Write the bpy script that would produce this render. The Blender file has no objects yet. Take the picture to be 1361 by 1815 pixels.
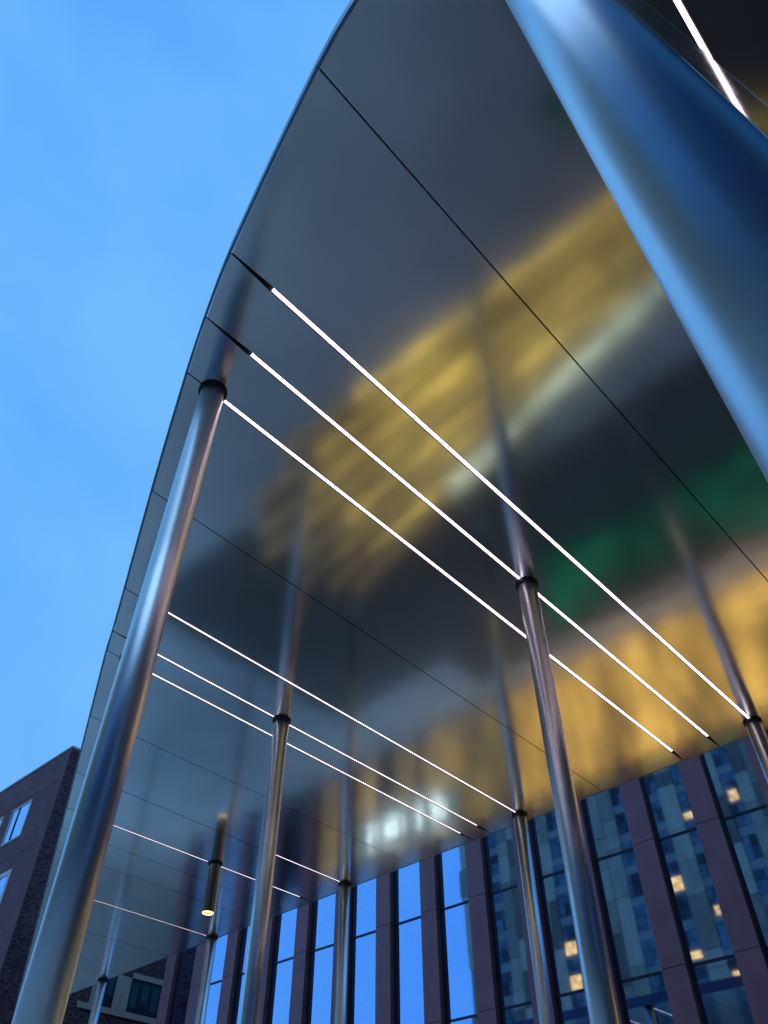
import bpy, bmesh, math, random
from mathutils import Vector
random.seed(7)
S = bpy.context.scene
C = S.collection
CAM_Z = 1.6
ZS = 10.6                      # height of the soffit
XF = 26.13                     # plane of the finned facade

# ------------------------------------------------------------------ materials
def mat(name):
    m = bpy.data.materials.new(name); m.use_nodes = True
    return m, m.node_tree.nodes, m.node_tree.links, m.node_tree.nodes['Principled BSDF']
def setp(b, col=None, rough=None, metal=None, emis=None, es=None, coat=None, spec=None):
    if col is not None: b.inputs['Base Color'].default_value = (*col, 1)
    if rough is not None: b.inputs['Roughness'].default_value = rough
    if metal is not None: b.inputs['Metallic'].default_value = metal
    if emis is not None: b.inputs['Emission Color'].default_value = (*emis, 1)
    if es is not None: b.inputs['Emission Strength'].default_value = es
    if coat is not None: b.inputs['Coat Weight'].default_value = coat
    if spec is not None: b.inputs['Specular IOR Level'].default_value = spec
def noise(N, L, scale, detail=3, stretch=(1, 1, 1), rough=.55, dist=0.0):
    tc = N.new('ShaderNodeTexCoord'); mp = N.new('ShaderNodeMapping'); mp.inputs['Scale'].default_value = stretch
    n = N.new('ShaderNodeTexNoise'); n.inputs['Scale'].default_value = scale; n.inputs['Detail'].default_value = detail
    n.inputs['Roughness'].default_value = rough; n.inputs['Distortion'].default_value = dist
    L.new(tc.outputs['Object'], mp.inputs[0]); L.new(mp.outputs[0], n.inputs['Vector'])
    return n.outputs['Fac'] if 'Fac' in n.outputs else n.outputs[0]
def ramp(N, L, fac, stops):
    r = N.new('ShaderNodeValToRGB'); e = r.color_ramp.elements
    while len(e) < len(stops): e.new(.5)
    for k, (p, c) in enumerate(stops): e[k].position = p; e[k].color = (*c, 1)
    L.new(fac, r.inputs[0]); return r.outputs[0]
def maprange(N, L, fac, a, b):
    m = N.new('ShaderNodeMapRange'); m.inputs['To Min'].default_value = a; m.inputs['To Max'].default_value = b
    L.new(fac, m.inputs['Value']); return m.outputs[0]
def bump(N, L, b, fac, strength, dist=.02):
    bp = N.new('ShaderNodeBump'); bp.inputs['Strength'].default_value = strength; bp.inputs['Distance'].default_value = dist
    L.new(fac, bp.inputs['Height']); L.new(bp.outputs[0], b.inputs['Normal'])

def simple(name, col, rough=.6, metal=0.0, var=.12, scale=3.0, emis=None, es=0, bmp=0.0):
    m, N, L, b = mat(name); setp(b, col, rough, metal, emis, es)
    f = noise(N, L, scale, 4)
    lo = tuple(c*(1-var) for c in col); hi = tuple(min(1, c*(1+var)) for c in col)
    L.new(ramp(N, L, f, [(.3, lo), (.7, hi)]), b.inputs['Base Color'])
    L.new(maprange(N, L, f, max(0.0, rough-.06), min(1, rough+.06)), b.inputs['Roughness'])
    if bmp: bump(N, L, b, noise(N, L, scale*12, 4), bmp)
    return m

# brushed bronze toned stainless soffit
m, N, L, b = mat('satin_soffit'); setp(b, (.56, .50, .44), .16, 1.0)
f1 = noise(N, L, .5, 4, (1, 1, 1), .6)
L.new(ramp(N, L, f1, [(.3, (.73, .72, .715)), (.7, (.84, .83, .82))]), b.inputs['Base Color'])
f2 = noise(N, L, 1.3, 5, (.5, 1, 1), .6)
L.new(maprange(N, L, f2, .105, .15), b.inputs['Roughness'])
bump(N, L, b, noise(N, L, .55, 2, (1, 1, 1)), .45, .014)
M_SOFFIT = m
# satin stainless column
m, N, L, b = mat('satin_stainless'); setp(b, (.55, .53, .53), .24, 1.0)
f = noise(N, L, 2.2, 5, (1, 1, .25), .65)
L.new(ramp(N, L, f, [(.3, (.84, .83, .845)), (.7, (.92, .91, .925))]), b.inputs['Base Color'])
L.new(maprange(N, L, noise(N, L, 7, 6, (1, 1, .12), .7), .33, .39), b.inputs['Roughness'])
bump(N, L, b, noise(N, L, 420, 2, (1, 1, .35)), .05, .0006)
M_COL = m
M_BLACK = simple('black_gasket', (.012, .012, .014), .7, 0, .2)
M_FASCIA = simple('dark_blue_fascia', (.22, .25, .32), .35, .9, .08)
M_ROOF = simple('roof_membrane', (.2, .2, .2), .9)
m, N, L, b = mat('led_diffuser'); setp(b, (.8, .8, .8), .5, 0, (1, .76, .92), 5.0)
L.new(maprange(N, L, noise(N, L, 1.1, 3), 3.4, 6.2), b.inputs['Emission Strength']); M_LED = m
m, N, L, b = mat('led_diffuser_dimmed'); setp(b, (.8, .8, .8), .5, 0, (1, .84, .98), 1.6)
L.new(maprange(N, L, noise(N, L, .5, 2), 1.1, 3.4), b.inputs['Emission Strength']); M_LED2 = m
m, N, L, b = mat('warm_lens'); setp(b, (.8, .7, .4), .5, 0, (1, .72, .25), 5.0); M_LENS = m
# facade
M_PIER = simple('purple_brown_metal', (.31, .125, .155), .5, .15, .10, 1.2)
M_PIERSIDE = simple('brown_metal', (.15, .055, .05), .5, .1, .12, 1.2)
M_FRAME = simple('navy_frame', (.02, .028, .05), .4, .3, .15)
m, N, L, b = mat('mirror_glazing'); setp(b, (.45, .62, .95), .03, 1.0)
f = noise(N, L, .35, 2); bump(N, L, b, f, .05, .01)
L.new(ramp(N, L, noise(N, L, 6, 4), [(.3, (.43, .60, .93)), (.7, (.47, .64, .97))]), b.inputs['Base Color'])
M_GLASS = m
def lit(name, cols, strength, scale=.8, stretch=(1, 1, 1)):
    m, N, L, b = mat(name); setp(b, (.1, .09, .07), .2)
    f = noise(N, L, scale, 3, stretch, .6)
    L.new(ramp(N, L, f, cols), b.inputs['Emission Color']); b.inputs['Emission Strength'].default_value = strength
    return m
M_LOBBY = lit('lit_lobby', [(.35, (.20, .125, .035)), (.5, (.58, .34, .07)), (.66, (1.15, .68, .14))], 1.0, .85, (1, 1, .35))
M_LOBBY2 = lit('dim_lobby', [(.35, (.06, .055, .04)), (.5, (.18, .13, .05)), (.68, (.4, .27, .09))], 1.0, .7, (1, 1, .3))
M_GLOW = lit('warm_lightbox', [(.32, (.14, .10, .03)), (.5, (.42, .31, .07)), (.64, (.95, .70, .13))], 1.0, .6, (1.3, .5, 1))
M_GLOW.node_tree.nodes['Principled BSDF'].inputs['Emission Strength'].default_value = 1.75
M_GLOW2 = lit('warm_lightbox_dim', [(.3, (.13, .10, .03)), (.5, (.34, .25, .06)), (.7, (.55, .40, .10))], 1.0, .35, (1, .6, 1))
M_GLOW3 = lit('warm_lightbox_faint', [(.3, (.08, .065, .03)), (.7, (.22, .17, .06))], 1.0, .35)
M_PALE = lit('pale_glow', [(.4, (.4, .55, .42)), (.6, (1.2, 1.5, 1.2))], 1.0, .3)
M_GREEN = lit('green_glow', [(.38, (.0, .012, .012)), (.50, (.0, .052, .034)), (.68, (.0, .11, .06))], 1.0, .45, (1, 1, 1))
M_SIGN = simple('sign_letters', (.8, .8, .8), .4, 0, .05, 2, (.75, .95, 1), 1.9)
M_SIGNB = lit('sign_glow_panel', [(.3, (.07, .12, .125)), (.7, (.16, .25, .25))], 1.0, .5)
M_WINLIT = lit('lit_office', [(.35, (.9, .40, .07)), (.6, (2.0, 1.05, .30))], 1.1, 1.6)
# brick
def brick(name, c1, c2, mortar, scale, bmp):
    m, N, L, b = mat(name); setp(b, c1, .85)
    tc = N.new('ShaderNodeTexCoord'); sx = N.new('ShaderNodeSeparateXYZ'); ad = N.new('ShaderNodeMath'); cb = N.new('ShaderNodeCombineXYZ')
    L.new(tc.outputs['Object'], sx.inputs[0]); L.new(sx.outputs[0], ad.inputs[0]); L.new(sx.outputs[1], ad.inputs[1])
    L.new(ad.outputs[0], cb.inputs[0]); L.new(sx.outputs[2], cb.inputs[1])
    t = N.new('ShaderNodeTexBrick'); t.inputs['Scale'].default_value = scale
    t.inputs['Color1'].default_value = (*c1, 1); t.inputs['Color2'].default_value = (*c2, 1); t.inputs['Mortar'].default_value = (*mortar, 1)
    t.inputs['Mortar Size'].default_value = .03; t.inputs['Bias'].default_value = 0
    L.new(cb.outputs[0], t.inputs['Vector'])
    n = noise(N, L, .5, 4); mx = N.new('ShaderNodeMixRGB'); mx.blend_type = 'MULTIPLY'; mx.inputs[0].default_value = 1
    L.new(t.outputs[0], mx.inputs[1]); L.new(ramp(N, L, n, [(.3, (.75, .75, .75)), (.7, (1.1, 1.1, 1.1))]), mx.inputs[2])
    L.new(mx.outputs[0], b.inputs['Base Color']); bump(N, L, b, t.outputs['Fac'], bmp, -.02)
    return m
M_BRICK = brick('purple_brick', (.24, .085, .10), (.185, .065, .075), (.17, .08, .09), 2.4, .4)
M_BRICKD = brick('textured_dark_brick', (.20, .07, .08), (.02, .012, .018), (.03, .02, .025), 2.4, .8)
M_STONE = simple('pale_stone', (.40, .30, .26), .8, 0, .12, 2.0, bmp=.1)
M_BOUNCE = simple('pale_bounce', (.68, .64, .60), .7, 0, .08, 1.5)
M_WHITEF = simple('white_window_frame', (.6, .55, .52), .5, 0, .05)
# tower behind
m, N, L, b = mat('tower_stone'); setp(b, (.4, .3, .2), .8)
at = N.new('ShaderNodeVertexColor'); at.layer_name = 'tone'
mx = N.new('ShaderNodeMixRGB'); mx.blend_type = 'MULTIPLY'; mx.inputs[0].default_value = 1
L.new(at.outputs[0], mx.inputs[1]); L.new(ramp(N, L, noise(N, L, .8, 5, (1, 1, .4)), [(.3, (.50, .35, .20)), (.7, (.72, .50, .29))]), mx.inputs[2])
L.new(mx.outputs[0], b.inputs['Base Color']); M_TSTONE = m
m, N, L, b = mat('tower_window_glass'); setp(b, (.10, .16, .22), .15, .25)
at = N.new('ShaderNodeVertexColor'); at.layer_name = 'tone'
mx = N.new('ShaderNodeMixRGB'); mx.blend_type = 'MULTIPLY'; mx.inputs[0].default_value = 1
L.new(at.outputs[0], mx.inputs[1]); L.new(ramp(N, L, noise(N, L, .9, 2), [(.35, (.05, .07, .08)), (.65, (.16, .20, .22))]), mx.inputs[2])
L.new(mx.outputs[0], b.inputs['Base Color']); M_TWIN = m
M_TDARK = simple('tower_joint', (.05, .05, .06), .8)
# ground
m, N, L, b = mat('plaza_paving'); setp(b, (.4, .38, .36), .75)
tc = N.new('ShaderNodeTexCoord'); t = N.new('ShaderNodeTexBrick'); t.inputs['Scale'].default_value = 1.0
t.inputs['Color1'].default_value = (.74, .71, .67, 1); t.inputs['Color2'].default_value = (.66, .635, .61, 1); t.inputs['Mortar'].default_value = (.14, .13, .12, 1)
t.inputs['Mortar Size'].default_value = .008; L.new(tc.outputs['Object'], t.inputs['Vector'])
n = noise(N, L, .12, 4); mx = N.new('ShaderNodeMixRGB'); mx.blend_type = 'MULTIPLY'; mx.inputs[0].default_value = 1
L.new(t.outputs[0], mx.inputs[1]); L.new(ramp(N, L, n, [(.35, (.72, .72, .72)), (.65, (1.1, 1.1, 1.1))]), mx.inputs[2])
L.new(mx.outputs[0], b.inputs['Base Color']); M_PLAZA = m
M_ASPH = simple('dark_asphalt', (.135, .115, .10), .8, 0, .25, 1.5)
# clear glass fin
m, N, L, b = mat('clear_glass'); setp(b, (.86, .92, .92), .0); b.inputs['Transmission Weight'].default_value = 1; b.inputs['IOR'].default_value = 1.5
L.new(maprange(N, L, noise(N, L, 9, 4), 0.0, .03), b.inputs['Roughness']); M_CLEAR = m

# ------------------------------------------------------------------ mesh helpers
def box(bm, x0, x1, y0, y1, z0, z1, mi=0):
    v = [bm.verts.new(p) for p in ((x0,y0,z0),(x1,y0,z0),(x1,y1,z0),(x0,y1,z0),(x0,y0,z1),(x1,y0,z1),(x1,y1,z1),(x0,y1,z1))]
    fs = [bm.faces.new([v[i] for i in q]) for q in ((3,2,1,0),(4,5,6,7),(0,1,5,4),(1,2,6,5),(2,3,7,6),(3,0,4,7))]
    for f in fs: f.material_index = mi
    return fs
def prism(bm, pts, z0, z1):
    a = [bm.verts.new((x, y, z0)) for x, y in pts]; t = [bm.verts.new((x, y, z1)) for x, y in pts]
    n = len(pts); fs = [bm.faces.new(a[::-1]), bm.faces.new(t)]
    for i in range(n): fs.append(bm.faces.new([a[i], a[(i+1) % n], t[(i+1) % n], t[i]]))
    return fs
def cyl(bm, cx, cy, z0, z1, r, seg=64, cap=True):
    a = [bm.verts.new((cx+r*math.cos(2*math.pi*k/seg), cy+r*math.sin(2*math.pi*k/seg), z0)) for k in range(seg)]
    t = [bm.verts.new((v.co.x, v.co.y, z1)) for v in a]
    for i in range(seg):
        f = bm.faces.new([a[i], a[(i+1) % seg], t[(i+1) % seg], t[i]]); f.smooth = True
    if cap: bm.faces.new(a[::-1]); bm.faces.new(t)
def ring(bm, cx, cy, z0, z1, ri, ro, seg=64):
    P = []
    for r, z in ((ri, z0), (ro, z0), (ro, z1), (ri, z1)):
        P.append([bm.verts.new((cx+r*math.cos(2*math.pi*k/seg), cy+r*math.sin(2*math.pi*k/seg), z)) for k in range(seg)])
    for j in range(4):
        A, B = P[j], P[(j+1) % 4]
        for i in range(seg): bm.faces.new([A[i], B[i], B[(i+1) % seg], A[(i+1) % seg]])
def obj(name, bm, m, parent=None, loc=None, fix=True):
    if fix: bmesh.ops.recalc_face_normals(bm, faces=bm.faces)
    me = bpy.data.meshes.new(name)
    if loc is not None: bmesh.ops.translate(bm, verts=bm.verts, vec=(-loc[0], -loc[1], -loc[2]))
    bm.to_mesh(me); bm.free()
    for x in (m if isinstance(m, (list, tuple)) else [m]): me.materials.append(x)
    o = bpy.data.objects.new(name, me); C.objects.link(o)
    if loc is not None and parent is None: o.location = loc
    if parent: o.parent = parent
    return o
def tag(o, label=None, cat=None, group=None, kind=None):
    if label: o['label'] = label
    if cat: o['category'] = cat
    if group: o['group'] = group
    if kind: o['kind'] = kind
    return o
def thing(name, label, cat, loc, group=None):
    o = bpy.data.objects.new(name, None); C.objects.link(o); o.location = loc; o.empty_display_size = .3
    return tag(o, label, cat, group)
def part(name, bm, m, parent, **k):       # vertices given in world space
    root = parent
    L0 = Vector(root.location)
    if root.parent: L0 = L0 + Vector(root.parent.location)
    return obj(name, bm, m, parent, loc=tuple(L0), **k)
B = bmesh.new

# ------------------------------------------------------------------ ground
bm = B(); box(bm, -250, 250, -250, 250, -.3, 0); tag(obj('ground', bm, M_PLAZA), kind='structure')
bm = B(); box(bm, 15.2, 24.6, -30, 16.8, .004, .008); box(bm, 10.8, 22.2, 16.801, 23.6, .004, .008); box(bm, 3.2, 15.199, -30, .3, .004, .008); tag(obj('dark_ground', bm, M_ASPH), kind='structure')  # unseen dark patches, added so the soffit mirrors darker ground there

# ------------------------------------------------------------------ canopy outline
EL = [(1.1,-9),(.72,-6),(.6,-3),(.72,-.8),(1.0,1.27),(1.15,1.98),(1.82,4.22),(2.17,5.17),(2.53,6.04),(3.5,8.22),(4.58,10.57),(5.12,11.75),(5.39,12.37),(6.51,14.74),(7.67,17.19),(18.33,39.75),(19.5,42.2)]
def xl(y):
    P = EL
    for i in range(len(P)-1):
        if P[i][1] <= y <= P[i+1][1]: break
    y0, y1 = P[i][1], P[i+1][1]; t = (y-y0)/(y1-y0)
    def sl(j):
        a, b_ = P[max(0, j-1)], P[min(len(P)-1, j+1)]
        return (b_[0]-a[0])/(b_[1]-a[1])
    m0, m1 = sl(i)*(y1-y0), sl(i+1)*(y1-y0)
    if i >= 14: m0 = m1 = P[i+1][0]-P[i][0]
    return (2*t**3-3*t*t+1)*P[i][0]+(t**3-2*t*t+t)*m0+(-2*t**3+3*t*t)*P[i+1][0]+(t**3-t*t)*m1
def xr(y): return 17.0+.0187*(y-4.1)
YEND = next(y/100 for y in range(3000, 4100) if xl(y/100) > xr(y/100)-.12)
# seams: (Y at X=3 , Y at X=17, light start X, light end X, wedge left, wedge right)
ROWS = [(-6.2,-6.2,None),(-4.1,-4.1,None),
 (-1.05,-1.05,(1.9,16.4,0,.6)),(1.99,2.0,None),
 (4.235,4.235,(2.5,16.32,.68,.02)),(5.165,5.25,(2.94,16.42,.7,.62)),(6.035,6.165,(3.16,16.48,.06,.62)),
 (8.22,8.39,None),(10.53,10.68,(5.3,16.56,.5,.02)),(11.75,11.9,(5.7,16.51,.5,.62)),(12.37,12.53,(5.93,16.59,.06,.62)),
 (14.66,14.88,None),(17.05,17.31,(13.9,16.72,.5,.02)),(18.93,19.09,(9.55,16.77,.5,.6)),(20.05,20.22,None),(21.45,21.6,None),
 (24.0,24.06,(11.9,16.95,.5,.02)),(26.5,26.8,None),(31.0,31.0,(15.35,17.1,.4,.02)),(34.2,34.2,None)]
def ys(row, x): return row[0]+(row[1]-row[0])*(x-3)/14.0
GAP, SLOT = .010, .041
def seam_pts(row, side):       # side +1: the panel above uses its low-Y edge
    y0 = ys(row, 5)
    XL = xl(ys(row, xl(y0))); XL = xl(ys(row, XL)); XR = xr(y0)
    P = [(XL, GAP)]
    if row[2]:
        a, e, wl, wr = row[2]
        if wl > 0: P += [(max(XL+.01, a-wl), GAP+.001), (a, SLOT), ]
        else: P += [(a, SLOT)]
        P += [(e, SLOT), (min(XR-.01, e+wr), GAP+.001)]
    P.append((XR, GAP))
    return [(x, ys(row, x)+side*h) for x, h in P]
canopy = thing('entrance_canopy', 'large curved entrance canopy with brushed metal soffit carried on round steel columns', 'canopy', (9, 10, ZS))
first = (-9.0+.01, -9.0+.01, None)
allrows = [first]+ROWS
for i in range(len(allrows)):
    low = seam_pts(allrows[i], +1)
    ya = low[0][1]
    if i+1 < len(allrows): up = seam_pts(allrows[i+1], -1)
    else: up = [(xl(YEND), YEND), (xr(YEND), YEND)]
    yb = up[0][1]
    left = []
    n = max(3, int((yb-ya)/.35))
    for k in range(1, n):
        y = yb+(ya-yb)*k/n; left.append((xl(y), y))
    poly = low+up[::-1]+left
    bm = B(); fs = prism(bm, poly, ZS, ZS+.03)
    bmesh.ops.triangulate(bm, faces=[f for f in bm.faces if len(f.verts) > 4])
    tilt = math.tan(math.radians(random.uniform(-.1, .1))); ym = (ya+yb)/2
    for v in bm.verts: v.co.z += max(-.003, min(.003, (v.co.y-ym)*tilt)) if yb-ya < 3.2 else 0
    part('soffit_panel', bm, M_SOFFIT, canopy)
ysamp = [-9+(YEND+9)*k/140 for k in range(141)]
outl = [(xl(y), y) for y in ysamp]+[(xr(y), y) for y in ysamp[::-1]]
ins = [(xl(y)+.02, y) for y in ysamp[1:-1]]+[(xr(y)-.02, y) for y in ysamp[::-1][1:-1]]
bm = B(); prism(bm, ins, ZS+.045, ZS+.33); bmesh.ops.triangulate(bm, faces=[f for f in bm.faces if len(f.verts) > 4])
part('roof_deck', bm, M_BLACK, canopy)
bm = B(); prism(bm, ins, ZS+.335, ZS+.36); bmesh.ops.triangulate(bm, faces=[f for f in bm.faces if len(f.verts) > 4])
part('roof_covering', bm, M_ROOF, canopy)
def ribbon(bm, pts, off0, off1, z0, z1, sgn):
    R = []
    for k, (x, y) in enumerate(pts):
        a = pts[max(0, k-1)]; b_ = pts[min(len(pts)-1, k+1)]
        d = Vector((b_[0]-a[0], b_[1]-a[1])).normalized(); nx, ny = -d.y*sgn, d.x*sgn
        R.append([bm.verts.new((x+nx*o, y+ny*o, z)) for o, z in ((off0, z0), (off1, z0), (off1, z1), (off0, z1))])
    for k in range(len(R)-1):
        for j in range(4):
            bm.faces.new([R[k][j], R[k][(j+1) % 4], R[k+1][(j+1) % 4], R[k+1][j]])
    bm.faces.new(R[0][::-1]); bm.faces.new(R[-1])
fy = sorted([-9, YEND]+[seam_pts(w, 1)[0][1] for w in ROWS])
for y0, y1 in zip(fy, fy[1:]):
    n = max(3, int((y1-y0)/.3)); bm = B()
    ribbon(bm, [(xl(y), y) for y in [y0+.006+(y1-y0-.012)*q/n for q in range(n+1)]], .004, .036, ZS-.006, ZS+.38, 1)
    part('fascia', bm, M_FASCIA, canopy)
bm = B()
ribbon(bm, [(xr(y), y) for y in ysamp], .004, .036, ZS-.006, ZS+.38, -1)
ribbon(bm, [(xl(-9), -9), (xr(-9), -9)], .004, .036, ZS-.006, ZS+.38, -1)
part('fascia', bm, M_FASCIA, canopy)

# ------------------------------------------------------------------ linear lights in the soffit
COLS = {'A': (2.96, 6.03), 'D': (9.38, 5.20), 'B': (9.45, 11.80), 'E': (16.52, 4.24), 'F': (16.76, 10.68), 'G': (16.99, 17.33),
        'H': (17.25, 24.05), 'I': (17.42, 31.05), 'C0': (5.87, 12.32), 'N': (1.008, -.064)}
GL = 'linear lights recessed in the canopy soffit'
LL = {2: 'thick near linear light partly hidden by the huge near column, behind the glass fin',
      4: 'long bright linear light running down to the column before the golden soffit edge',
      5: 'long linear light cut by the middle column, second of the three upper bright lines',
      6: 'long linear light that starts at the collar of the big left column',
      8: 'thinner linear light ending at the slim column beside the dark glazing',
      9: 'linear light cut by the collar of the second column from the left',
      10: 'lowest of the middle group of three linear lights, its end free of any column',
      12: 'short linear light ending at the column with blue windows on both sides',
      13: 'linear light that passes through the collar of the hanging cylinder',
      16: 'linear light ending at the thin column below the hanging cylinder',
      18: 'shortest and farthest linear light, ending at the thinnest column'}
for i, row in enumerate(ROWS):
    if not row[2]: continue
    a, e, wl, wr = row[2]
    t = thing('linear_light', LL[i], 'ceiling light', ((a+e)/2, ys(row, (a+e)/2), ZS), GL); t['kind'] = 'thing'
    cuts = [c for c in list(COLS.values())+[(13.34, 18.98)] if a < c[0] < e and abs(c[1]-ys(row, c[0])) < .25]
    segs = []; s = a
    for c in sorted(cuts): segs.append((s, c[0]-.22)); s = c[0]+.22
    segs.append((s, e))
    bm = B(); bc = B()
    for s0, s1 in segs:
        hw = .024 if i < 8 else .019
        prism(bm, [(s0, ys(row, s0)-hw), (s1, ys(row, s1)-hw), (s1, ys(row, s1)+hw), (s0, ys(row, s0)+hw)], ZS+.012, ZS+.035)
    for sg in (-1, 1):
        for s0, s1 in segs:
            o0, o1 = sorted((sg*.031, sg*.036))
            prism(bc, [(s0, ys(row, s0)+o0), (s1, ys(row, s1)+o0), (s1, ys(row, s1)+o1), (s0, ys(row, s0)+o1)], ZS-.002, ZS+.04)
    part('diffuser', bm, M_LED if i < 8 else M_LED2, t); part('channel', bc, M_BLACK, t)

# ------------------------------------------------------------------ columns
CR = .165
LBL = {'A': 'big round steel column reaching the soffit beside its curved edge',
 'D': 'tall round steel column whose collar cuts the middle bright line of three',
 'B': 'round steel column between the big left column and the middle, collar on a linear light',
 'E': 'round steel column holding the golden part of the soffit near its straight edge',
 'F': 'slim round steel column just left of the tall right-hand column, before the dark glass facade',
 'G': 'slim round steel column standing before the blue mirrored windows',
 'H': 'thin round steel column directly behind and below the hanging cylinder',
 'I': 'thinnest and farthest steel column, before the stone banded brick wall',
 'C0': 'round steel column almost hidden behind the big left column, only its black collar peeks out',
 'N': 'huge near steel column with a broad bright blue sky reflection'}
proto = None
for k, (cx, cy) in COLS.items():
    if proto is None:
        t = thing('steel_column', LBL[k], 'column', (cx, cy, 0), 'round steel columns under the canopy')
        bm = B(); cyl(bm, cx, cy, .02, ZS+.02, CR, 96); part('shaft', bm, M_COL, t)
        bm = B(); ring(bm, cx, cy, ZS-.035, ZS+.005, CR+.001, CR+.034, 96); part('collar', bm, M_BLACK, t)
        bm = B(); ring(bm, cx, cy, .001, .03, CR+.001, CR+.05, 64); part('base_ring', bm, M_COL, t)
        proto = t
    else:
        t = proto.copy(); C.objects.link(t); t.location = (cx, cy, 0); t['label'] = LBL[k]
        for ch in list(proto.children):
            c = ch.copy(); C.objects.link(c); c.parent = t
# pendant downlight
px_, py_ = 13.34, 18.98
t = thing('pendant_downlight', 'hanging dark cylinder downlight with a glowing yellow bottom under the soffit', 'pendant light', (px_, py_, ZS))
bm = B(); ring(bm, px_, py_, ZS-1.33, ZS+.02, .125, .155, 64)
for f in bm.faces: f.smooth = False
part('housing', bm, simple('bronze_housing', (.22, .19, .16), .3, .9, .1), t)
bm = B(); ring(bm, px_, py_, ZS-.035, ZS+.005, .156, .20, 64); part('collar', bm, M_BLACK, t)
bm = B(); cyl(bm, px_, py_, ZS-1.27, ZS-1.24, .122, 48); part('lens', bm, M_LENS, t)
bm = B(); ring(bm, px_, py_, ZS-1.345, ZS-1.331, .128, .150, 48); part('lit_ring', bm, M_LENS, t)

# ------------------------------------------------------------------ glass fin beside the near column
def pol(d, a): a = math.radians(a); return (d*math.cos(a), d*math.sin(a))
p1, p2 = pol(1.75, -12.9), pol(1.9, -15.3)
t = thing('glass_screen', 'narrow clear glass fin standing just behind the huge near column', 'glass screen', (p1[0], p1[1], 0))
d = Vector((p2[0]-p1[0], p2[1]-p1[1])).normalized(); nrm = Vector((-d.y, d.x))*.009
bm = B(); prism(bm, [(p1[0]-nrm.x, p1[1]-nrm.y), (p2[0]-nrm.x, p2[1]-nrm.y), (p2[0]+nrm.x, p2[1]+nrm.y), (p1[0]+nrm.x, p1[1]+nrm.y)], .05, ZS-.05)
part('pane', bm, M_CLEAR, t)
for q in (p1, p2):
    bm = B(); cyl(bm, q[0], q[1], .05, ZS-.05, .0028 if q is p1 else .003, 12); part('edge_trim', bm, M_COL, t)

# ------------------------------------------------------------------ finned office building
off = thing('office_building', 'office building with purple vertical piers and mirrored blue windows beyond the canopy', 'building', (XF, 18, 0))
PY = [-6.1,-3.6,-1.1,1.4,3.88,6.33,8.78,11.18,13.72,16.15,18.52,21.02,23.56,26.12,28.73,31.32,33.9,36.45,39.0]
PW = .82; DP = .29; HT = 18.6
bm = B(); box(bm, XF+.15, XF+22, -9, 39.78, 0, HT); part('wall', bm, M_FRAME, off)
for y in PY:
    bm = B()
    zs = [0, 5.2, 9.1, 13.0, 16.9, HT+.6]
    for z0, z1 in zip(zs, zs[1:]):
        fs = box(bm, XF-DP, XF+.14, y, y+PW, z0+.012, z1-.012)
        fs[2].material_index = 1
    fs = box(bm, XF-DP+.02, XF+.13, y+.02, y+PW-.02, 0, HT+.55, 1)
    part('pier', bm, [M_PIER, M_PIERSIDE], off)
zs = [5.2, 9.1, 13.0, 16.9, HT]
for j, y in enumerate(PY[:-1]):
    y0, y1 = y+PW, PY[j+1]
    for k, (z0, z1) in enumerate(zip(zs, zs[1:])):
        if k < 3:
            bm = B(); box(bm, XF-.0, XF+.02, y0+.07, y1-.07, z0+.04, z1-.04)
            o = part('window', bm, M_GLASS, off)
            # a real curtain wall pane never hangs perfectly true
            a = math.radians(random.uniform(-.12, .12)); a2 = math.radians(random.uniform(-.12, .12))
            for v in o.data.vertices:
                v.co.x += (v.co.y-(y0+y1)/2+18)*math.tan(a)*1.0+(v.co.z-(z0+z1)/2)*math.tan(a2)
bm = B()
for j, y in enumerate(PY[:-1]):
    y0, y1 = y+PW, PY[j+1]
    for z0, z1 in list(zip(zs, zs[1:]))[3:]: box(bm, XF, XF+.02, y0+.07, y1-.07, z0+.04, z1-.04)
o = part('window_field', bm, M_GLASS, off); o['kind'] = 'stuff'
bm = B()
for j, y in enumerate(PY[:-1]):
    y0, y1 = y+PW+.001, PY[j+1]-.001
    box(bm, XF-.05, XF+.148, y0, y0+.06, 0, HT); box(bm, XF-.05, XF+.148, y1-.06, y1, 0, HT)
    for z in zs[:-1]: box(bm, XF-.05, XF+.147, y0+.062, y1-.062, z-.035, z+.035)
part('window_frame', bm, M_FRAME, off)
for j, y in enumerate(PY[:-1]):
    y0, y1 = y+PW, PY[j+1]
    if y0 < 27.5:
        bm = B()
        if y0 < 21: box(bm, XF-.46, XF-.42, y0-PW/2+.03, y1+PW/2-.03, .3, 5.3)
        else: box(bm, XF+.05, XF+.1, y0+.07, y1-.07, .3, 5.1)
        part('lobby_window', bm, M_LOBBY if y0 < 15.5 else M_LOBBY2, off)

for j, y in enumerate(PY[:-1]):
    y0, y1 = y+PW, PY[j+1]
    if y0 >= 31:
        bm = B(); box(bm, XF, XF+.02, y0+.07, y1-.07, .3, 5.1); part('window', bm, M_GLASS, off)

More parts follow.
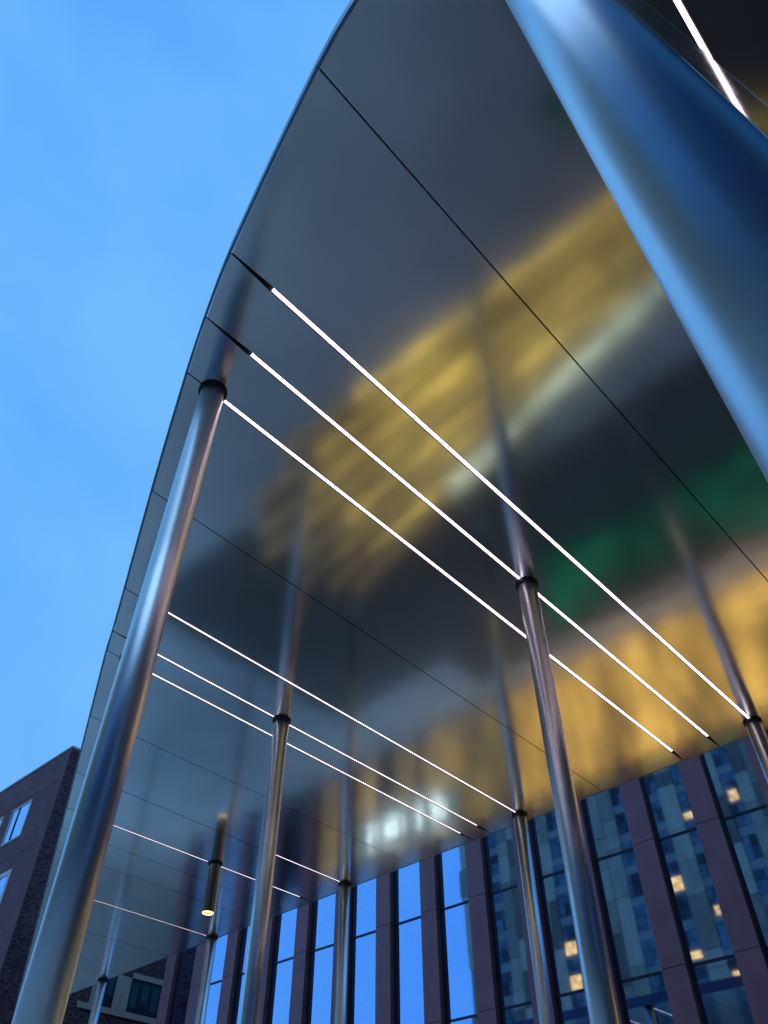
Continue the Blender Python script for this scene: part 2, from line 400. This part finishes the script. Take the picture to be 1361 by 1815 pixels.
# backlit sign over the lobby door
sg = thing('lobby_sign', 'pale backlit lettering over the lobby, seen only as a shimmer in the soffit', 'sign', (XF-.9, 21.8, 4.4))
bm = B(); box(bm, XF-.75, XF-.65, 19.2, 25.2, 3.6, 5.15); part('sign_panel', bm, M_SIGNB, sg)
xs0, xs1 = XF-.86, XF-.80
def bar(ya, za, yb, zb, w=.04):
    dy, dz = yb-ya, zb-za; l = math.hypot(dy, dz); ny, nz = -dz/l*w, dy/l*w
    P = [(ya-ny, za-nz), (yb-ny, zb-nz), (yb+ny, zb+nz), (ya+ny, za+nz)]
    v = [bm.verts.new((x, p[0], p[1])) for x in (xs0, xs1) for p in P]
    for q in ((0,1,2,3),(7,6,5,4),(0,4,5,1),(1,5,6,2),(2,6,7,3),(3,7,4,0)): bm.faces.new([v[i] for i in q])
def glyph(c, y, h=.95, w=.32, z=3.9):
    G = {'A': [(0,0,.5,1),(.5,1,1,0),(.25,.4,.75,.4)], 'I': [(.5,0,.5,1)], 'M': [(0,0,0,1),(0,1,.5,.3),(.5,.3,1,1),(1,1,1,0)],
         'N': [(0,0,0,1),(0,1,1,0),(1,0,1,1)], '-': [(.2,.5,.8,.5)], 'L': [(0,1,0,0),(0,0,1,0)], 'P': [(0,0,0,1),(0,1,1,1),(1,1,1,.5),(1,.5,0,.5)]}
    global bm
    if c not in G: return
    bm = B()
    for a, b_, c_, d_ in G[c]: bar(y-a*w, z+b_*h, y-c_*w, z+d_*h)
    part('letter', bm, M_SIGN, sg)
yy = 24.4
for ch in 'AI MAI-A  AP':
    glyph(ch, yy); yy -= .2 if ch == ' ' else .46

# ------------------------------------------------------------------ brick building on the left
bx0, by0, bh = 19.8, 46.06, 27.2
bb = thing('brick_building', 'dark purple brick building with white framed windows and stone banded side', 'building', (bx0, by0, 0))
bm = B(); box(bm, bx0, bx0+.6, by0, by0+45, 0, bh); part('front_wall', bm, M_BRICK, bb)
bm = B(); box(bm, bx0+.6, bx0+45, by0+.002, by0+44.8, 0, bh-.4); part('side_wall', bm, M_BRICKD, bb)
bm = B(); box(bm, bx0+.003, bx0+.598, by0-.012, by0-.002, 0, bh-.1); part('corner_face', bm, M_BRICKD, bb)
bm = B(); box(bm, bx0-.05, bx0+.62, by0-.03, by0+45, bh, bh+.12); box(bm, bx0+.621, bx0+45, by0-.03, by0+.4, bh-.4, bh-.28); part('coping', bm, M_STONE, bb)
bm = B(); box(bm, bx0-.02, bx0-.001, by0+.6, by0+45, bh-2.05, bh-1.95); box(bm, bx0-.02, bx0-.001, by0+.6, by0+45, 21.2, 21.32); part('string_course', bm, M_BRICK, bb)
def win(y0, y1, z0, z1, fw, split):
    bm = B(); x = bx0-.02
    box(bm, x-.05, x+.018, y0, y1, z0, z0+fw); box(bm, x-.05, x+.018, y0, y1, z1-fw, z1)
    box(bm, x-.05, x+.018, y0, y0+fw, z0+fw, z1-fw); box(bm, x-.05, x+.018, y1-fw, y1, z0+fw, z1-fw)
    ym = y0+(y1-y0)*split; box(bm, x-.045, x+.018, ym-.05, ym+.05, z0+fw, z1-fw, 1)
    f = part('window', bm, [M_WHITEF, M_FRAME], bb)
    bm = B(); box(bm, x+.0, x+.012, y0+fw, y1-fw, z0+fw, z1-fw)
    p = obj('pane', bm, M_GLASS, f, loc=tuple(bb.location))
for k in range(5):
    y = 49.45+k*3.75
    win(y, y+2.45, 22.4, 24.8, .09, .62)
    win(y-.5, y+2.0, 17.6, 20.25, .28, .55)
    win(y-.5, y+2.0, 12.6, 15.25, .28, .55)
# pale slabs added low on the brick building to brighten the soffit reflection
bm = B(); box(bm, bx0-.09, bx0-.001, by0-.12, by0+45, 0, 10.2); part('bounce_base', bm, M_BOUNCE, bb)
bm = B(); box(bm, bx0, bx0+45, by0-.12, by0-.013, 0, 10.2); part('bounce_base', bm, M_BOUNCE, bb)
# stone banded side
bm = B(); yf = by0-.08
box(bm, 24.6, 60, yf, by0, 13.39, 13.68); part('stone_band', bm, M_STONE, bb)
bm = B(); box(bm, 27.75, 60, yf, by0, 15.42, 15.7); part('stone_band', bm, M_STONE, bb)
for a, c in ((25.28, 25.5), (26.75, 27.7), (30.6, 31.5), (34.4, 35.3)):
    bm = B(); box(bm, a, c, yf+.01, by0, 13.69, 15.41); part('stone_pier', bm, M_STONE, bb)
for a, c, n in ((25.52, 26.73, 2), (27.72, 30.58, 4), (31.52, 34.38, 4)):
    bm = B(); box(bm, a, c, by0-.02, by0+.001, 13.69, 15.41); f = part('window', bm, M_FRAME, bb)
    bm = B(); w = (c-a)/n
    for q in range(n): box(bm, a+q*w+.14, a+(q+1)*w-.14, by0-.03, by0-.021, 13.95+.3*(q % 2), 15.2)
    obj('pane', bm, simple('teal_pane', (.18, .42, .5), .06, .8, .1), f, loc=tuple(bb.location))
# small chimney flue on roof
bm = B(); cyl(bm, bx0+.8, 52.3, bh-.4, bh+.75, .12, 24); part('flue', bm, M_STONE, bb)

# ------------------------------------------------------------------ tower behind the camera (seen in the glazing)
TX, TY0, TY1, TH = -22.0, 11.0, 56.0, 42.0
tw = thing('stone_tower', 'tall stone clad tower with lit windows, mirrored in the office glazing', 'building', (TX, 20, 0))
bm = B(); box(bm, TX-18, TX-.15, TY0, TY1-.05, 0, TH); part('wall', bm, M_TDARK, tw)
WC = [51.6, 47.4, 43.55, 39.5, 35.2, 31.1, 27.95, 23.2, 19.2, 15.3]
y = 0
while y > TY0+2: WC.append(y); y -= random.uniform(3.4, 4.4)
FL = [17.75+3.0*k for k in range(-5, 14)]
bm = B(); lay = bm.loops.layers.color.new('tone')
def slab(y0, y1, z0, z1, d, tone):
    for f in box(bm, TX-.149, TX+d, y0, y1, z0, z1):
        for l in f.loops: l[lay] = (tone, tone*random.uniform(.97, 1.03), tone*random.uniform(.95, 1.05), 1)
edges = []
prev = TY1
for c in WC:
    w = .55 if abs(c-27.95) < .1 else .72
    edges.append((c+w+.03, prev)); prev = c-w-.03
edges.append((TY0, prev))
for a, c in edges:
    z = random.uniform(0, 2)
    n = 1 if c-a < 1.9 else 2
    cut = a+(c-a)*random.uniform(.4, .6)
    for (p, q) in ([(a, c)] if n == 1 else [(a, cut-.03), (cut+.03, c)]):
        z = 0
        while z < TH:
            h = random.choice([3.0, 3.0, 4.5, 6.0, 1.5]); h = min(h, TH-z)
            q2 = q+(random.uniform(-.0, .55) if abs(q-TY1) < .01 else 0)
            slab(p, q2, z+.03, z+h-.03, random.choice([0, .03, .06]), random.choice([1, .92, .85, .78, .62, 1.05]))
            z += h
part('stone_cladding', bm, M_TSTONE, tw)
lits = {(43.55, 26.8): (1.25, 1.15), (43.55, 23.8): (1.25, 1.2), (31.1, 29.9): (1.25, 1.25), (31.1, 23.8): (1.3, .6), (27.95, 35.5): (.95, .6), (27.95, 26.85): (.45, .8), (27.95, 21.6): (.7, .65), (23.2, 35.7): (.85, 1.05)}
rest = B(); sp = B()
for c in WC:
    w = .55 if abs(c-27.95) < .1 else .72
    for z in FL:
        if z < 0: continue
        box(sp, TX-.149, TX-.06, c-w, c+w, z+2.15, z+2.98)
        tgt = 16 < c < 53 and 16 < z < 42
        bm = B() if tgt else rest
        dx = random.uniform(-.02, .02)
        lw = bm.loops.layers.color.get('tone') or bm.loops.layers.color.new('tone')
        cm = c+random.choice([-.3, 0, .3, .9])
        for (a, e) in ((c-w+.05, min(cm-.03, c+w-.05)), (cm+.03, c+w-.05)):
            if e-a < .1: continue
            for (h0, h1) in ((.05, 1.18), (1.24, 2.1)):
                tn = random.choice([.35, .6, 1, 1, 1.5, 2.2])
                for f in box(bm, TX-.149, TX-.08+dx, a, e, z+h0, z+h1):
                    for l in f.loops: l[lw] = (tn, tn, tn, 1)
        if tgt: part('window', bm, M_TWIN, tw)
o = part('window_field', rest, M_TWIN, tw); o['kind'] = 'stuff'
part('spandrels', sp, simple('teal_spandrel', (.30, .26, .2), .5, .1, .15, .4), tw)
for (c, z), (w, h) in lits.items():
    bm = B(); box(bm, TX-.14, TX-.03, c-w/2, c+w/2, z-h/2, z-.03); box(bm, TX-.14, TX-.03, c-w/2, c+w/2, z+.03, z+h/2)
    part('lit_window', bm, M_WINLIT, tw)

# glass block behind the near column (seen in its reflection)
gw = thing('glass_wing', 'blue glass curtain wall wing joined to the stone tower, mirrored in the huge near column', 'building', (-22, -12, 0))
bm = B(); box(bm, -40, -22.15, -36, 10.9, 0, 38.2); part('wall', bm, M_FRAME, gw)
bm = B()
for q in range(23):
    for z in range(10): box(bm, -22.149, -22.08, -35.9+q*2.03, -34+q*2.03, .2+z*3.8, 3.85+z*3.8)
o = part('window_field', bm, simple('blue_curtain_glass', (.13, .24, .36), .1, 1.0, .25, .2), gw); o['kind'] = 'stuff'
gb = thing('glass_block', 'tall dark blue glass block beside the canopy, mirrored in the huge near column', 'building', (5, -14, 0))
bm = B(); box(bm, -22, 30, -30, -11.2, 0, 40); part('wall', bm, M_FRAME, gb)
bm = B()
for q in range(25):
    for z in range(9): box(bm, -21.9+q*2, -20.1+q*2, -11.198, -11.15, .3+z*4.1, 4.1+z*4.1)
o = part('window_field', bm, simple('navy_glass', (.08, .18, .28), .08, 1.0, .15, .3), gb); o['kind'] = 'stuff'

# ------------------------------------------------------------------ glowing props added on the plaza for reflections in the soffit
sk = thing('warm_lightbox', 'long unseen added skylight glowing warm yellow between dark bars, mirrored in the soffit', 'lightbox', (12, 6, 0))  # invented glowing panes, shaped to give the soffit its gold ribbed reflection
NP = 8
def fx(u, y):                      # the panes fan out slightly towards their far end
    t = (y+3)/20.5; return (9.6-.3*t)+u*((12.5+4.6*t)-(9.6-.3*t))
tops = [13.3, 15.9, 16.7, 17.6, 17.0, 18.1, 17.3, 16.6]
starts = [-2.2, -3, -3, -3, -2.4, -1.2, .8, 6.5]
frac = [.50, .40, .52, .42, .50, .40, .46, .36]
bmf = B()
random.seed(21)
for k in range(NP):
    u0, u1 = k/NP, (k+frac[k])/NP
    y = starts[k]
    while y < tops[k]-.3:
        y2 = min(tops[k], y+random.uniform(1.8, 4.6))
        end = y2 > tops[k]-2.6
        m_ = M_GLOW3 if (y2 > tops[k]-.9 or k == 7) else (M_GLOW2 if (end or random.random() < .28) else M_GLOW)
        bm = B(); prism(bm, [(fx(u0, y+.05), y+.05), (fx(u1, y+.05), y+.05), (fx(u1, y2-.05), y2-.05), (fx(u0, y2-.05), y2-.05)], .02, .06)
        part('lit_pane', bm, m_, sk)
        y = y2
    prism(bmf, [(fx(u1, starts[k]), starts[k]), (fx((k+1)/NP, starts[k]), starts[k]), (fx((k+1)/NP, tops[k]), tops[k]), (fx(u1, tops[k]), tops[k])], .01, .10)
part('bars', bmf, M_FRAME, sk)
bm = B(); prism(bm, [(12.35, .8), (12.6, .8), (14.55, 10.2), (14.2, 10.2)], .105, .13); part('pale_strip', bm, M_PALE, sk)  # added glowing strip for the pale streak mirrored in the soffit
gs = thing('green_glow_panel', 'unseen green glowing panel added on the plaza, mirrored in the soffit', 'glow panel', (19.6, 6, 0))  # invented glowing panel, put in for the green patch in the soffit
bm = B(); box(bm, 19.6, 19.7, -1, 10.2, .2, 3.3); part('green_pane', bm, M_GREEN, gs)
bm = B(); box(bm, 19.58, 19.72, -1.1, 10.3, .0, .19); box(bm, 19.58, 19.72, -1.1, 10.3, 3.31, 3.4)
for q in range(1, 4): box(bm, 19.57, 19.73, -1+q*2.6, -.9+q*2.6, .19, 3.31)
part('frame', bm, M_FRAME, gs)

lp = thing('green_glowbox', 'low planter added with a faint green glow, mirrored in the soffit', 'glowbox', (6.9, .6, 0))  # invented box whose green glow tints the soffit reflection
bm = B(); box(bm, 6.5, 7.3, .1, 1.1, 0, .5); part('base_box', bm, M_ASPH, lp)
bm = B(); box(bm, 6.55, 7.25, .15, 1.05, .501, .52); part('green_top', bm, M_GREEN, lp)

# ------------------------------------------------------------------ sky, added fill lamp
W = bpy.data.worlds.new('World'); S.world = W; W.use_nodes = True
N = W.node_tree.nodes; L = W.node_tree.links; bg = N['Background']
tc = N.new('ShaderNodeTexCoord')
sky = N.new('ShaderNodeTexSky'); sky.sky_type = 'NISHITA'; sky.sun_disc = False
SUN_EL, SUN_ROT = math.radians(1.5), math.radians(200)
sky.sun_elevation = SUN_EL; sky.sun_rotation = SUN_ROT
nz = N.new('ShaderNodeTexNoise'); nz.inputs['Scale'].default_value = 2.2; nz.inputs['Detail'].default_value = 4; nz.inputs['Distortion'].default_value = .6
L.new(tc.outputs['Generated'], nz.inputs['Vector'])
cr = N.new('ShaderNodeValToRGB'); cr.color_ramp.elements[0].position = .36; cr.color_ramp.elements[0].color = (.118, .418, 1.02, 1)
cr.color_ramp.elements[1].position = .64; cr.color_ramp.elements[1].color = (.178, .53, 1.03, 1)
L.new(nz.outputs[0], cr.inputs[0])
sc = N.new('ShaderNodeMixRGB'); sc.blend_type = 'MULTIPLY'; sc.inputs[0].default_value = 1; sc.inputs[2].default_value = (.08, .08, .08, 1)
L.new(sky.outputs[0], sc.inputs[1])
mx = N.new('ShaderNodeMixRGB'); mx.inputs[0].default_value = .96
L.new(sc.outputs[0], mx.inputs[1]); L.new(cr.outputs[0], mx.inputs[2]); L.new(mx.outputs[0], bg.inputs['Color'])
bg.inputs['Strength'].default_value = 1.0
sky_fill = bpy.data.lights.new('sky_fill', 'SUN'); sky_fill.energy = .5; sky_fill.angle = math.radians(50); sky_fill.color = (.5, .75, 1)  # wide soft lamp added as extra sky glow, no sun is up
so = bpy.data.objects.new('sky_fill', sky_fill); C.objects.link(so); so.location = (-30, 30, 60)
so.rotation_euler = (math.radians(25), 0, math.radians(-60))

# ------------------------------------------------------------------ camera
cam = bpy.data.cameras.new('camera'); co = bpy.data.objects.new('camera', cam); C.objects.link(co); S.camera = co
cam.sensor_fit = 'VERTICAL'; cam.sensor_height = 36; cam.sensor_width = 27; cam.lens = 1360/1815*36
cam.clip_start = .05; cam.clip_end = 1000
co.location = (0, 0, CAM_Z); co.rotation_euler = (math.radians(90+46.26), 0, math.radians(42.77-90))
S.view_settings.view_transform = 'Standard'; S.view_settings.look = 'None'; S.view_settings.exposure = 0; S.view_settings.gamma = 1
S.cycles.max_bounces = 8; S.cycles.glossy_bounces = 5; S.cycles.transmission_bounces = 6
S.cycles.use_denoising = True
S.cycles.sample_clamp_indirect = 6
